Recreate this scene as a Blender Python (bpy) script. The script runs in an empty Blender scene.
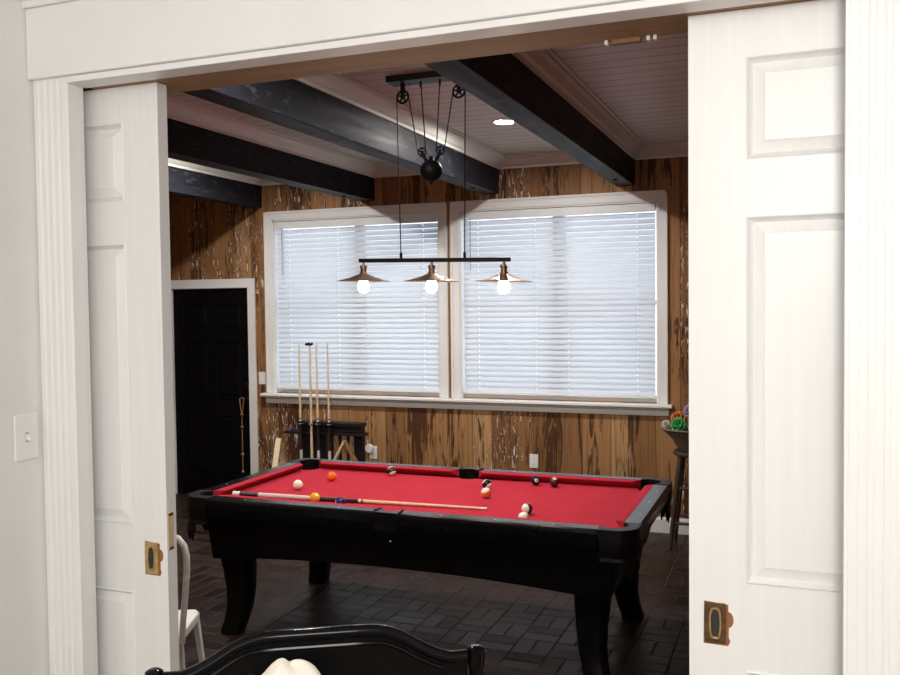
import bpy, bmesh, math, random
from mathutils import Vector, Matrix
random.seed(7)
C = bpy.context.scene.collection
PI = math.pi
scene = bpy.context.scene

# ------------------------------------------------------------------ materials
class NT:
    """small helper to wire shader nodes"""
    def __init__(s, name):
        s.m = bpy.data.materials.new(name); s.m.use_nodes = True
        s.t = s.m.node_tree; s.t.nodes.clear()
        s.out = s.t.nodes.new('ShaderNodeOutputMaterial')
        s.p = s.t.nodes.new('ShaderNodeBsdfPrincipled')
        s.t.links.new(s.p.outputs[0], s.out.inputs[0])
    def n(s, typ, **kw):
        nd = s.t.nodes.new('ShaderNode' + typ)
        for k, v in kw.items(): setattr(nd, k, v)
        return nd
    def put(s, sock, v):
        if hasattr(v, 'is_output'): s.t.links.new(v, sock)
        else: sock.default_value = v
    def math(s, op, a, b=None, c=None):
        nd = s.n('Math', operation=op)
        s.put(nd.inputs[0], a)
        if b is not None: s.put(nd.inputs[1], b)
        if c is not None: s.put(nd.inputs[2], c)
        return nd.outputs[0]
    def mix(s, f, a, b, mode='MIX'):
        nd = s.n('Mix', data_type='RGBA', blend_type=mode)
        s.put(nd.inputs[0], f); s.put(nd.inputs[6], a); s.put(nd.inputs[7], b)
        return nd.outputs[2]
    def ramp(s, f, stops, interp='LINEAR'):
        nd = s.n('ValToRGB'); cr = nd.color_ramp; cr.interpolation = interp
        while len(cr.elements) < len(stops): cr.elements.new(0.5)
        for e, (p, col) in zip(cr.elements, stops):
            e.position = p; e.color = col if len(col) == 4 else (*col, 1)
        s.put(nd.inputs[0], f); return nd.outputs[0]
    def coord(s):
        return s.n('TexCoord').outputs['Object']
    def xyz(s, v):
        nd = s.n('SeparateXYZ'); s.put(nd.inputs[0], v); return nd.outputs
    def vec(s, x, y, z):
        nd = s.n('CombineXYZ'); s.put(nd.inputs[0], x); s.put(nd.inputs[1], y); s.put(nd.inputs[2], z); return nd.outputs[0]
    def noise(s, v, scale, detail=3, rough=0.55, dist=0.0):
        nd = s.n('TexNoise'); s.put(nd.inputs['Vector'], v); nd.inputs['Scale'].default_value = scale
        nd.inputs['Detail'].default_value = detail; nd.inputs['Roughness'].default_value = rough
        nd.inputs['Distortion'].default_value = dist
        return nd.outputs[0]
    def scale(s, v, k):
        nd = s.n('VectorMath', operation='MULTIPLY'); s.put(nd.inputs[0], v); nd.inputs[1].default_value = k
        return nd.outputs[0]
    def bump(s, h, strength=0.3, dist=0.01):
        nd = s.n('Bump'); nd.inputs['Strength'].default_value = strength; nd.inputs['Distance'].default_value = dist
        s.put(nd.inputs['Height'], h); s.t.links.new(nd.outputs[0], s.p.inputs['Normal'])
    def set(s, col=None, rough=None, metal=None, spec=None, **kw):
        if col is not None: s.put(s.p.inputs['Base Color'], (*col, 1) if isinstance(col, tuple) and len(col) == 3 else col)
        if rough is not None: s.put(s.p.inputs['Roughness'], rough)
        if metal is not None: s.put(s.p.inputs['Metallic'], metal)
        if spec is not None: s.put(s.p.inputs['Specular IOR Level'], spec)
        for k, v in kw.items(): s.put(s.p.inputs[k], v)
        return s.m

def simple(name, col, rough=0.5, metal=0.0, var=0.06, nscale=12.0, bump=0.0, bscale=60, spec=0.5, **kw):
    t = NT(name); co = t.coord()
    nz = t.noise(co, nscale)
    a = tuple(max(0, c * (1 - var)) for c in col); b = tuple(min(1, c * (1 + var)) for c in col)
    t.set(t.ramp(nz, [(0.3, a), (0.7, b)]), rough, metal, spec, **kw)
    if bump: t.bump(t.noise(co, bscale, 2), bump, 0.004)
    return t.m

M = {}
M['wall_paint'] = simple('wall_paint', (0.785, 0.780, 0.762), 0.6, var=0.02, nscale=3, bump=0.05, bscale=180)
M['trim_paint'] = simple('trim_paint', (0.825, 0.820, 0.802), 0.38, var=0.02, nscale=4, bump=0.03, bscale=120)
M['blind_rail'] = simple('blind_rail', (0.82, 0.83, 0.84), 0.4, var=0.02)
M['cord_white'] = simple('cord_white', (0.85, 0.86, 0.87), 0.7, var=0.02)
M['cord_grey'] = simple('wand_grey', (0.45, 0.48, 0.52), 0.3, var=0.02)
M['plastic_white'] = simple('plastic_white', (0.83, 0.82, 0.79), 0.3, var=0.01)
M['plastic_dark'] = simple('plastic_dark', (0.02, 0.02, 0.02), 0.4, var=0.1)

def mk_door_paint():
    t = NT('door_paint'); co = t.coord()
    g = t.noise(t.scale(co, (60, 60, 2.5)), 1.0, 3)
    t.set(t.ramp(g, [(0.3, (0.795, 0.790, 0.770)), (0.7, (0.835, 0.830, 0.812))]), 0.36)
    t.bump(g, 0.06, 0.003); return t.m
M['door_paint'] = mk_door_paint()

def mk_pecky():
    t = NT('pecky_cypress'); co = t.coord(); X, Y, Z = t.xyz(co)
    w = t.math('ADD', X, t.math('MULTIPLY', Y, 1.37))
    vr = t.n('TexVoronoi', voronoi_dimensions='1D', feature='F1'); t.put(vr.inputs['W'], w)
    vr.inputs['Scale'].default_value = 5.0; vr.inputs['Randomness'].default_value = 0.55
    ve = t.n('TexVoronoi', voronoi_dimensions='1D', feature='DISTANCE_TO_EDGE'); t.put(ve.inputs['W'], w)
    ve.inputs['Scale'].default_value = 5.0; ve.inputs['Randomness'].default_value = 0.55
    rnd = t.xyz(vr.outputs['Color']); r1, r2, r3 = rnd[0], rnd[1], rnd[2]
    zz = t.math('ADD', Z, t.math('MULTIPLY', r2, 37.0))
    base = t.ramp(r1, [(0.0, (0.22, 0.105, 0.045)), (0.4, (0.34, 0.170, 0.068)), (0.7, (0.43, 0.235, 0.102)), (1.0, (0.52, 0.31, 0.150))])
    gv = t.vec(t.math('MULTIPLY', w, 38.0), 0.0, t.math('MULTIPLY', zz, 1.1))
    grain = t.noise(gv, 1.0, 5, 0.6, 0.8)
    col = t.mix(0.75, base, t.ramp(grain, [(0.28, (0.42, 0.36, 0.32)), (0.5, (0.95, 0.95, 0.95)), (0.75, (1.2, 1.17, 1.1))]), 'MULTIPLY')
    # a slow mask decides where along the wall the heartwood streaks gather
    mask = t.noise(t.vec(t.math('MULTIPLY', w, 3.3), 0.0, t.math('MULTIPLY', Z, 0.25)), 1.0, 2)
    sv = t.vec(t.math('MULTIPLY', w, 20.0), 0.0, t.math('MULTIPLY', zz, 1.9))
    sn = t.noise(sv, 1.0, 5, 0.68, 1.2)
    thr = t.math('SUBTRACT', 0.90, t.math('MULTIPLY', mask, 0.76))
    sm = t.n('MapRange'); t.put(sm.inputs[0], sn); t.put(sm.inputs[1], thr); t.put(sm.inputs[2], t.math('ADD', thr, 0.07))
    sm.inputs[3].default_value = 0; sm.inputs[4].default_value = 1
    col = t.mix(t.math('MULTIPLY', sm.outputs[0], 0.88), col, (0.050, 0.017, 0.008, 1))
    # pecky pits: elongated holes with pale rotted fibre, gathered in vertical trails on some boards
    pv = t.vec(t.math('MULTIPLY', w, 46.0), 0.0, t.math('MULTIPLY', zz, 8.0))
    pn = t.noise(pv, 1.0, 3, 0.62, 1.3)
    trail = t.noise(t.vec(t.math('MULTIPLY', w, 9.0), 0.0, t.math('MULTIPLY', zz, 0.9)), 1.0, 2)
    board = t.math('GREATER_THAN', r3, 0.46)
    inten = t.math('MULTIPLY', board, t.math('GREATER_THAN', trail, 0.50))
    pit = t.math('MULTIPLY', inten, t.math('GREATER_THAN', pn, 0.60))
    rim = t.math('MULTIPLY', inten, t.math('GREATER_THAN', pn, 0.53))
    col = t.mix(t.math('MULTIPLY', rim, 0.75), col, (0.10, 0.040, 0.016, 1))
    col = t.mix(pit, col, t.ramp(r2, [(0, (0.62, 0.50, 0.38)), (1, (0.74, 0.66, 0.57))]))
    gap = t.math('LESS_THAN', ve.outputs[0], 0.014)
    col = t.mix(t.math('MULTIPLY', gap, 0.75), col, (0.04, 0.018, 0.009, 1))
    t.set(col, 0.55, spec=0.2)
    h = t.math('SUBTRACT', t.math('MULTIPLY', grain, 0.3), t.math('ADD', gap, t.math('MULTIPLY', rim, 0.7)))
    t.bump(h, 0.35, 0.006); return t.m
M['pecky'] = mk_pecky()

def mk_brick():
    t = NT('brick_floor'); co = t.coord(); X, Y, Z = t.xyz(co)
    s = 0.205
    u = t.math('DIVIDE', X, s); v = t.math('DIVIDE', Y, s)
    cu = t.math('FLOOR', u); cv = t.math('FLOOR', v)
    fu = t.math('FRACT', u); fv = t.math('FRACT', v)
    par = t.math('FLOORED_MODULO', t.math('ADD', cu, cv), 2.0)
    inv = t.math('SUBTRACT', 1.0, par)
    a = t.math('ADD', t.math('MULTIPLY', fu, par), t.math('MULTIPLY', fv, inv))
    b = t.math('ADD', t.math('MULTIPLY', fv, par), t.math('MULTIPLY', fu, inv))
    a2 = t.math('MULTIPLY', a, 2.0); fa = t.math('FRACT', a2); ia = t.math('FLOOR', a2)
    da = t.math('MULTIPLY', t.math('MINIMUM', fa, t.math('SUBTRACT', 1.0, fa)), 0.5)
    db = t.math('MINIMUM', b, t.math('SUBTRACT', 1.0, b))
    d = t.math('MINIMUM', da, db)
    d = t.math('ADD', d, t.math('MULTIPLY', t.math('SUBTRACT', t.noise(co, 40, 2), 0.5), 0.012))
    wn = t.n('TexWhiteNoise', noise_dimensions='3D')
    t.put(wn.inputs['Vector'], t.vec(cu, cv, t.math('MULTIPLY_ADD', par, 2.0, ia)))
    rb = wn.outputs['Value']
    bc = t.ramp(rb, [(0, (0.014, 0.007, 0.006)), (0.5, (0.027, 0.0135, 0.011)), (1, (0.046, 0.023, 0.017))])
    bc = t.mix(0.6, bc, t.ramp(t.noise(co, 9, 4), [(0.3, (0.5, 0.5, 0.5)), (0.7, (1.4, 1.35, 1.3))]), 'MULTIPLY')
    joint = t.n('MapRange'); t.put(joint.inputs[0], d); joint.inputs[1].default_value = 0.012; joint.inputs[2].default_value = 0.03
    joint.inputs[3].default_value = 1; joint.inputs[4].default_value = 0
    col = t.mix(joint.outputs[0], bc, t.ramp(t.noise(co, 6, 2), [(0.35, (0.012, 0.009, 0.008)), (0.65, (0.075, 0.06, 0.05))]))
    ro = t.math('MULTIPLY_ADD', joint.outputs[0], 0.4, t.math('MULTIPLY_ADD', rb, 0.2, 0.32))
    t.set(col, ro, spec=0.2)
    t.bump(t.math('ADD', t.math('SUBTRACT', t.math('MULTIPLY', rb, 0.35), joint.outputs[0]), t.math('MULTIPLY', t.noise(co, 30, 3), 0.35)), 0.4, 0.006)
    return t.m
M['brick'] = mk_brick()

def mk_ceiling():
    t = NT('ceiling_boards'); co = t.coord(); X, Y, Z = t.xyz(co)
    f = t.math('FRACT', t.math('DIVIDE', Y, 0.137))
    e = t.math('MINIMUM', f, t.math('SUBTRACT', 1.0, f))
    g = t.math('LESS_THAN', e, 0.045)
    nz = t.noise(t.scale(co, (3, 25, 3)), 1.0, 3)
    col = t.mix(t.math('MULTIPLY', g, 0.7), t.ramp(nz, [(0.3, (0.66, 0.645, 0.575)), (0.7, (0.72, 0.705, 0.635))]), (0.22, 0.19, 0.17, 1))
    t.set(col, 0.5); t.bump(t.math('MULTIPLY', g, -1.0), 0.5, 0.006); return t.m
M['ceiling'] = mk_ceiling()
M['crown_paint'] = simple('crown_paint', (0.76, 0.745, 0.675), 0.45, var=0.03)

def mk_beam():
    t = NT('beam_paint'); co = t.coord()
    g = t.noise(t.scale(co, (18, 1.2, 18)), 1.0, 5, 0.65, 0.3)
    sc = t.noise(t.scale(co, (5, 9, 28)), 1.0, 5, 0.7)
    col = t.ramp(g, [(0.3, (0.008, 0.008, 0.012)), (0.7, (0.017, 0.017, 0.023))])
    col = t.mix(t.math('MULTIPLY', t.math('GREATER_THAN', sc, 0.60), 0.30), col, (0.12, 0.12, 0.125, 1))
    t.set(col, t.ramp(g, [(0.3, (0.46,)*3), (0.7, (0.64,)*3)]), spec=0.15); t.bump(g, 0.2, 0.004); return t.m
M['beam'] = mk_beam()

def mk_wood(name, c1, c2, axis=2, rough=0.4, k=40):
    t = NT(name); co = t.coord()
    sc = [k, k, k]; sc[axis] = k * 0.05
    g = t.noise(t.scale(co, tuple(sc)), 1.0, 4, 0.6, 0.6)
    t.set(t.ramp(g, [(0.3, c1), (0.7, c2)]), rough); t.bump(g, 0.08, 0.002); return t.m
M['raw_wood'] = mk_wood('raw_header_wood', (0.27, 0.145, 0.062), (0.40, 0.235, 0.115), 0, 0.55, 30)
M['bare_wood'] = mk_wood('bare_wood', (0.21, 0.075, 0.018), (0.34, 0.14, 0.04), 2, 0.6, 60)
M['maple'] = mk_wood('maple_wood', (0.66, 0.47, 0.29), (0.80, 0.62, 0.42), 2, 0.3, 60)
M['pale_wood'] = mk_wood('pale_wood', (0.62, 0.46, 0.29), (0.76, 0.60, 0.40), 2, 0.4, 40)
M['stool_wood'] = mk_wood('stool_wood', (0.030, 0.018, 0.013), (0.075, 0.048, 0.036), 2, 0.45, 40)
M['strip_wood'] = mk_wood('strip_wood', (0.20, 0.095, 0.04), (0.33, 0.175, 0.08), 2, 0.5, 40)
M['black_door'] = simple('black_door', (0.003, 0.0028, 0.0036), 0.5, var=0.15, spec=0.10)
M['black_lacquer'] = simple('black_lacquer', (0.004, 0.004, 0.0045), 0.10, var=0.2, nscale=5, spec=0.12)
M['table_black'] = simple('table_black', (0.004, 0.004, 0.004), 0.30, var=0.25, nscale=6, spec=0.16)
M['rail_black'] = simple('rail_black', (0.005, 0.005, 0.006), 0.22, var=0.15, nscale=20, spec=0.18)
M['leather'] = simple('black_leather', (0.007, 0.006, 0.006), 0.36, var=0.3, nscale=60, bump=0.3, bscale=220, spec=0.12)
M['rack_black'] = simple('rack_black', (0.009, 0.008, 0.010), 0.4, var=0.2)
M['iron'] = simple('black_iron', (0.007, 0.0065, 0.007), 0.5, 0.3, var=0.3, nscale=40, spec=0.2)
M['canopy_iron'] = simple('canopy_iron', (0.016, 0.016, 0.017), 0.5, 0.2, var=0.15, nscale=20)
M['bar_iron'] = simple('bar_iron', (0.012, 0.008, 0.007), 0.5, 0.3, var=0.3, nscale=40, spec=0.25)
M['bronze'] = simple('aged_bronze', (0.33, 0.22, 0.13), 0.36, 1.0, var=0.25, nscale=30)
M['shade'] = simple('shade_metal', (0.30, 0.21, 0.165), 0.42, 0.85, var=0.2, nscale=25)
M['brass'] = simple('brass', (0.60, 0.46, 0.20), 0.28, 1.0, var=0.25, nscale=50)
M['brass_dark'] = simple('brass_worn', (0.24, 0.175, 0.08), 0.45, 0.8, var=0.45, nscale=70)
M['brass_dull'] = simple('brass_dull', (0.10, 0.058, 0.025), 0.5, 0.6, var=0.4, nscale=70)
M['chrome'] = simple('chrome', (0.7, 0.7, 0.72), 0.15, 1.0, var=0.03)
M['copper'] = simple('copper_cord', (0.42, 0.20, 0.12), 0.4, 0.5, var=0.2)
M['white_metal'] = simple('white_metal', (0.76, 0.75, 0.73), 0.32, var=0.03)
M['worn_metal'] = simple('worn_metal', (0.55, 0.51, 0.46), 0.4, var=0.18, nscale=30)
M['sight'] = simple('pearl_sight', (0.8, 0.8, 0.78), 0.25, var=0.02)
M['cue_dark'] = simple('cue_wrap_dark', (0.022, 0.010, 0.012), 0.4, var=0.3, nscale=80)
M['cue_wrap'] = simple('cue_wrap_pale', (0.62, 0.54, 0.50), 0.7, var=0.25, nscale=260)
M['cue_white'] = simple('cue_white', (0.80, 0.76, 0.70), 0.35, var=0.02)
M['tip'] = simple('cue_tip', (0.55, 0.66, 0.70), 0.8, var=0.1)
M['chalk'] = simple('chalk_blue', (0.10, 0.12, 0.28), 0.9, var=0.1)
M['cushion_cream'] = simple('cream_fabric', (0.82, 0.76, 0.66), 0.9, var=0.04, nscale=8, bump=0.25, bscale=300)
M['wicker'] = simple('wicker_bowl', (0.16, 0.115, 0.08), 0.6, var=0.45, nscale=70, bump=0.6, bscale=130)
M['deco_green'] = simple('rattan_green', (0.06, 0.42, 0.10), 0.6, var=0.25, nscale=40)
M['deco_orange'] = simple('rattan_orange', (0.62, 0.17, 0.04), 0.6, var=0.25, nscale=40)
M['deco_purple'] = simple('rattan_purple', (0.40, 0.28, 0.42), 0.6, var=0.25, nscale=40)
M['deco_white'] = simple('rattan_white', (0.70, 0.66, 0.62), 0.6, var=0.15, nscale=40)
M['deco_core'] = simple('dark_core', (0.03, 0.03, 0.03), 0.8, var=0.2)
M['near_floor'] = mk_wood('oak_floor', (0.16, 0.085, 0.04), (0.27, 0.15, 0.075), 0, 0.35, 20)
M['slate'] = simple('slate', (0.02, 0.02, 0.02), 0.7)

def mk_felt():
    t = NT('red_felt'); co = t.coord()
    n1 = t.noise(co, 420, 2); n2 = t.noise(co, 7, 3)
    f = t.math('MULTIPLY_ADD', n1, 0.5, t.math('MULTIPLY', n2, 0.5))
    t.set(t.ramp(f, [(0.35, (0.37, 0.020, 0.037)), (0.65, (0.43, 0.026, 0.046))]), 0.95, spec=0.1)
    t.p.inputs['Sheen Weight'].default_value = 0.0; t.p.inputs['Sheen Tint'].default_value = (1, 0.4, 0.4, 1)
    t.bump(n1, 0.12, 0.001); return t.m
M['felt'] = mk_felt()

def mk_slat():
    t = NT('blind_slat')
    t.set((0.80, 0.82, 0.845), 0.45)
    tr = t.n('BsdfTranslucent'); tr.inputs[0].default_value = (0.86, 0.90, 0.95, 1)
    mx = t.n('MixShader'); mx.inputs[0].default_value = 0.36
    t.t.links.new(t.p.outputs[0], mx.inputs[1]); t.t.links.new(tr.outputs[0], mx.inputs[2])
    t.t.links.new(mx.outputs[0], t.out.inputs[0]); return t.m
M['slat'] = mk_slat()

def mk_glass():
    t = NT('window_glass')
    tr = t.n('BsdfTransparent'); gl = t.n('BsdfGlossy'); gl.inputs['Roughness'].default_value = 0.02
    fr = t.n('Fresnel'); fr.inputs[0].default_value = 1.3
    mx = t.n('MixShader'); t.t.links.new(fr.outputs[0], mx.inputs[0])
    t.t.links.new(tr.outputs[0], mx.inputs[1]); t.t.links.new(gl.outputs[0], mx.inputs[2])
    t.t.links.new(mx.outputs[0], t.out.inputs[0]); return t.m
M['glass'] = mk_glass()

def mk_emit(name, col, strength):
    t = NT(name); t.set((0.9, 0.88, 0.84), 0.3)
    t.p.inputs['Emission Color'].default_value = (*col, 1); t.p.inputs['Emission Strength'].default_value = strength
    return t.m
M['bulb'] = mk_emit('glowing_bulb', (1.0, 0.82, 0.62), 190.0)
M['downlight'] = mk_emit('downlight_lens', (1.0, 0.97, 0.93), 1150.0)

def ball_mat(name, base, stripe=False, tint=(0.86, 0.80, 0.70), spot=True):
    """pool ball in local coordinates: stripe band about local z, white number spot on +x and -x"""
    t = NT(name); co = t.coord(); X, Y, Z = t.xyz(co)
    r = 0.0294
    col = (*base, 1)
    if stripe:
        band = t.math('LESS_THAN', t.math('ABSOLUTE', Z), r * 0.52)
        col = t.mix(band, (*tint, 1), (*base, 1))
    if spot:
        dd = t.math('SQRT', t.math('ADD', t.math('MULTIPLY', Y, Y), t.math('MULTIPLY', Z, Z)))
        col = t.mix(t.math('LESS_THAN', dd, r * 0.38), col, (*tint, 1))
        # the digit ring drawn as a small dark stroke
        ring = t.math('MULTIPLY', t.math('LESS_THAN', t.math('ABSOLUTE', t.math('SUBTRACT', dd, r * 0.14)), r * 0.05), 1.0)
        col = t.mix(ring, col, (0.02, 0.02, 0.02, 1))
    t.set(col, 0.12, spec=0.5); return t.m

# ------------------------------------------------------------------ mesh helpers
class MB:
    def __init__(s): s.b = bmesh.new()
    def box(s, lo, hi, mat=None):
        x0, y0, z0 = lo; x1, y1, z1 = hi
        v = [s.b.verts.new(p) for p in ((x0,y0,z0),(x1,y0,z0),(x1,y1,z0),(x0,y1,z0),(x0,y0,z1),(x1,y0,z1),(x1,y1,z1),(x0,y1,z1))]
        if mat is not None:
            for q in v: q.co = mat @ q.co
        for f in ((0,3,2,1),(4,5,6,7),(0,1,5,4),(1,2,6,5),(2,3,7,6),(3,0,4,7)): s.b.faces.new([v[i] for i in f])
        return s
    def prism(s, poly, h0, h1, axis='z', mat=None):
        """extrude a 2-D polygon along an axis. z: (x,y), y: (x,z), x: (y,z)"""
        def P(p, h):
            q = {'z': (p[0], p[1], h), 'y': (p[0], h, p[1]), 'x': (h, p[0], p[1])}[axis]
            q = Vector(q); return mat @ q if mat is not None else q
        a = [s.b.verts.new(P(p, h0)) for p in poly]; b = [s.b.verts.new(P(p, h1)) for p in poly]
        n = len(poly)
        s.b.faces.new(a[::-1]); s.b.faces.new(b)
        for i in range(n): s.b.faces.new((a[i], a[(i+1) % n], b[(i+1) % n], b[i]))
        return s
    def rings(s, rings, close=True, cap=True):
        """loft between rings of equal point count"""
        vs = [[s.b.verts.new(p) for p in r] for r in rings]
        n = len(vs[0])
        for a, b in zip(vs, vs[1:]):
            for i in range(n if close else n - 1): s.b.faces.new((a[i], a[(i+1) % n], b[(i+1) % n], b[i]))
        if cap and close:
            s.b.faces.new(vs[0][::-1]); s.b.faces.new(vs[-1])
        return s
    def lathe(s, prof, c=(0, 0, 0), n=24, mat=None, cap=True):
        """prof: (r, z) list; axis z through c"""
        c = Vector(c); rr = []
        for r, z in prof:
            ring = [Vector((c.x + max(r, 1e-4) * math.cos(2*PI*i/n), c.y + max(r, 1e-4) * math.sin(2*PI*i/n), c.z + z)) for i in range(n)]
            rr.append([mat @ p for p in ring] if mat is not None else ring)
        return s.rings(rr, True, cap)
    def tube(s, pts, r, n=8, cap=True):
        pts = [Vector(p) for p in pts]; rr = []
        rad = r if isinstance(r, (list, tuple)) else [r] * len(pts)
        up = None
        for i, p in enumerate(pts):
            d = (pts[min(i+1, len(pts)-1)] - pts[max(i-1, 0)]).normalized()
            if up is None: up = Vector((0, 0, 1)) if abs(d.z) < 0.9 else Vector((1, 0, 0))
            a = d.cross(up).normalized(); b = a.cross(d).normalized(); up = b
            rr.append([p + (a * math.cos(2*PI*k/n) + b * math.sin(2*PI*k/n)) * rad[i] for k in range(n)])
        return s.rings(rr, True, cap)
    def sphere(s, c, r, u=20, v=12, sc=(1, 1, 1)):
        m = Matrix.Translation(Vector(c)) @ Matrix.Diagonal((r*sc[0], r*sc[1], r*sc[2], 1))
        bmesh.ops.create_uvsphere(s.b, u_segments=u, v_segments=v, radius=1, matrix=m); return s
    def torus(s, c, R, r, axis='y', n=28, k=8):
        pts = []
        rr = []
        for i in range(n):
            a = 2*PI*i/n; ring = []
            for j in range(k):
                b = 2*PI*j/k; q = R + r*math.cos(b); h = r*math.sin(b)
                p = {'z': (q*math.cos(a), q*math.sin(a), h), 'y': (q*math.cos(a), h, q*math.sin(a)), 'x': (h, q*math.cos(a), q*math.sin(a))}[axis]
                ring.append(Vector(p) + Vector(c))
            rr.append(ring)
        vs = [[s.b.verts.new(p) for p in r_] for r_ in rr]
        for i in range(n):
            a, b = vs[i], vs[(i+1) % n]
            for j in range(k): s.b.faces.new((a[j], a[(j+1) % k], b[(j+1) % k], b[j]))
        return s
    def build(s, name, mat, parent=None, bevel=0, seg=2, smooth=False, sub=0):
        bmesh.ops.recalc_face_normals(s.b, faces=s.b.faces)
        me = bpy.data.meshes.new(name); s.b.to_mesh(me); s.b.free()
        o = bpy.data.objects.new(name, me); C.objects.link(o)
        me.materials.append(M[mat] if isinstance(mat, str) else mat)
        if smooth:
            for p in me.polygons: p.use_smooth = True
            try: me.set_sharp_from_angle(angle=math.radians(40))
            except Exception: pass
        if bevel:
            b = o.modifiers.new('b', 'BEVEL'); b.width = bevel; b.segments = seg; b.limit_method = 'ANGLE'; b.angle_limit = math.radians(35)
        if sub:
            b = o.modifiers.new('s', 'SUBSURF'); b.levels = sub; b.render_levels = sub
        if parent is not None: o.parent = parent
        return o

def tag(o, label, cat, group=None, kind=None):
    o['label'] = label
    if cat: o['category'] = cat
    if group: o['group'] = group
    if kind: o['kind'] = kind
    return o
def thing(name, label, cat, loc=(0, 0, 0), rz=0.0, group=None, kind=None):
    o = bpy.data.objects.new(name, None); C.objects.link(o); o.empty_display_size = 0.1
    o.location = loc; o.rotation_euler = (0, 0, rz)
    return tag(o, label, cat, group, kind)
def struct(o, label=None, cat=None):
    o['kind'] = 'structure'
    if label: o['label'] = label
    if cat: o['category'] = cat
    return o

# ------------------------------------------------------------------ layout (metres; camera stands at x=y=0)
NF = 0.280           # the near room's floor is one step above the brick floor
YW0, YW1 = 1.745, 1.940   # the dividing wall
YB = 7.31            # far wall
CZ = 3.10           # pool-room ceiling
OPX0, OPX1, OPZ = -1.668, 0.077, 2.415

# ------------------------------------------------------------------ shell
struct(MB().box((-6.4, YW1, -0.12), (1.5, YB + 0.18, 0)).build('floor', 'brick'), 'dark glossy brick floor of the pool room', 'floor')
struct(MB().box((-1.883, -2.6, 0), (2.3, YW1, NF)).build('floor', 'near_floor'), 'raised wooden floor on the near side of the pocket doors', 'floor')
struct(MB().box((-6.4, YW1, CZ), (1.5, YB + 0.18, CZ + 0.1)).build('ceiling', 'ceiling'), 'white beadboard ceiling above the black beams', 'ceiling')
struct(MB().box((-1.883, -2.6, 2.78), (2.3, YW0, 2.88)).build('ceiling', 'wall_paint'), 'plain white ceiling of the near room', 'ceiling')

def wall_with_holes(x0, x1, z0, z1, y0, y1, holes):
    m = MB()
    xs = sorted({x0, x1, *[h[0] for h in holes], *[h[1] for h in holes]})
    zs = sorted({z0, z1, *[h[2] for h in holes], *[h[3] for h in holes]})
    for a, b in zip(xs, xs[1:]):
        run = None
        for c, d in zip(zs, zs[1:]):
            cx, cz = (a+b)/2, (c+d)/2
            if any(h[0] < cx < h[1] and h[2] < cz < h[3] for h in holes):
                if run: m.box((a, y0, run[0]), (b, y1, run[1])); run = None
            else: run = (run[0], d) if run else (c, d)
        if run: m.box((a, y0, run[0]), (b, y1, run[1]))
    return m
WIN = [(-4.622, -2.930, 1.042, 2.668), (-2.742, -1.050, 1.042, 2.668)]
DOOR3 = (-5.80, -4.905, 0.0, 2.045)
struct(wall_with_holes(-6.4, 1.5, 0, CZ, YB, YB + 0.18, WIN + [DOOR3]).build('wall_back', 'pecky'), 'pecky cypress plank wall behind the pool table', 'wall')
struct(MB().box((-6.4, YW1, 0), (-6.25, YB, CZ)).build('wall_left', 'pecky'), 'side wall of pecky cypress planks beyond the black door', 'wall')
struct(MB().box((1.35, YW1, 0), (1.5, YB, CZ)).build('wall_right', 'pecky'), 'side wall of pecky cypress planks hidden by the wide pocket door', 'wall')

# dividing wall with its door pockets; the near room's side wall meets it right at the casing
XC = -1.783
m = MB()
m.box((-2.50, 1.75, 0), (-1.783, 1.78, 2.78)).box((-2.54, 1.75, 0), (-2.50, 1.885, 2.78)).box((-2.50, 1.78, 0), (-1.883, 1.885, NF))
m.box((XC, 1.75, NF), (OPX0, 1.78, 2.78)); m.box((OPX1, 1.75, NF), (2.3, 1.78, 2.78))
m.box((OPX0, 1.75, 2.432), (OPX1, 1.885, 2.78))
m.box((-2.50, 1.78, 2.46), (OPX0, 1.885, 2.78)); m.box((OPX1, 1.78, 2.46), (2.3, 1.885, 2.78))
struct(m.build('wall_front', 'wall_paint'), 'white wall that holds the pair of pocket doors', 'wall')
m = MB().box((-6.4, 1.885, 0), (OPX0, YW1, CZ)).box((OPX1, 1.885, 0), (2.4, YW1, CZ)).box((OPX0, 1.885, 2.432), (OPX1, YW1, CZ))
struct(m.build('wall_front', 'pecky'), 'plank-clad pool room side of the wall with the pocket doors', 'wall')
struct(MB().box((XC - 0.10, -2.6, NF), (XC, 1.75, 2.78)).build('wall_west', 'wall_paint'), 'white side wall carrying the light switch', 'wall')
struct(MB().box((2.3, -2.6, NF), (2.4, 1.75, 2.78)).build('wall_east', 'wall_paint'), 'white side wall of the near room opposite', 'wall')
struct(MB().box((XC, -2.7, NF), (2.4, -2.6, 2.78)).build('wall_south', 'wall_paint'), 'white rear wall of the near room', 'wall')

# entablature and fluted casings round the opening
def flutes(x0, x1, yb, yf):
    """plan polygon (x, y) of a fluted pilaster casing; yf is the proud face"""
    w = x1 - x0; pts = [(x0, yb), (x0, yf + 0.006), (x0 + 0.006, yf)]
    n = 4; a = x0 + 0.016; step = (w - 0.032) / n
    for i in range(n):
        fx = a + step * i
        for k in range(6):
            th = PI * k / 5
            pts.append((fx + step*0.5 - step*0.34*math.cos(th), yf + 0.0019*math.sin(th)))
    pts += [(x1 - 0.006, yf), (x1, yf + 0.006), (x1, yb)]
    return pts
struct(MB().prism(flutes(-1.782, OPX0, 1.75, 1.728), NF, 2.420).build('trim_1', 'trim_paint'), 'fluted white casing beside the light switch', 'trim')
struct(MB().prism(flutes(OPX1, 0.213, 1.75, 1.728), NF, 2.420).build('trim_2', 'trim_paint'), 'fluted white casing beside the wider pocket door', 'trim')
m = MB().prism([(1.75, 2.420), (1.714, 2.420), (1.714, 2.593), (1.75, 2.593)], -1.782, 0.225, 'x')
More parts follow.
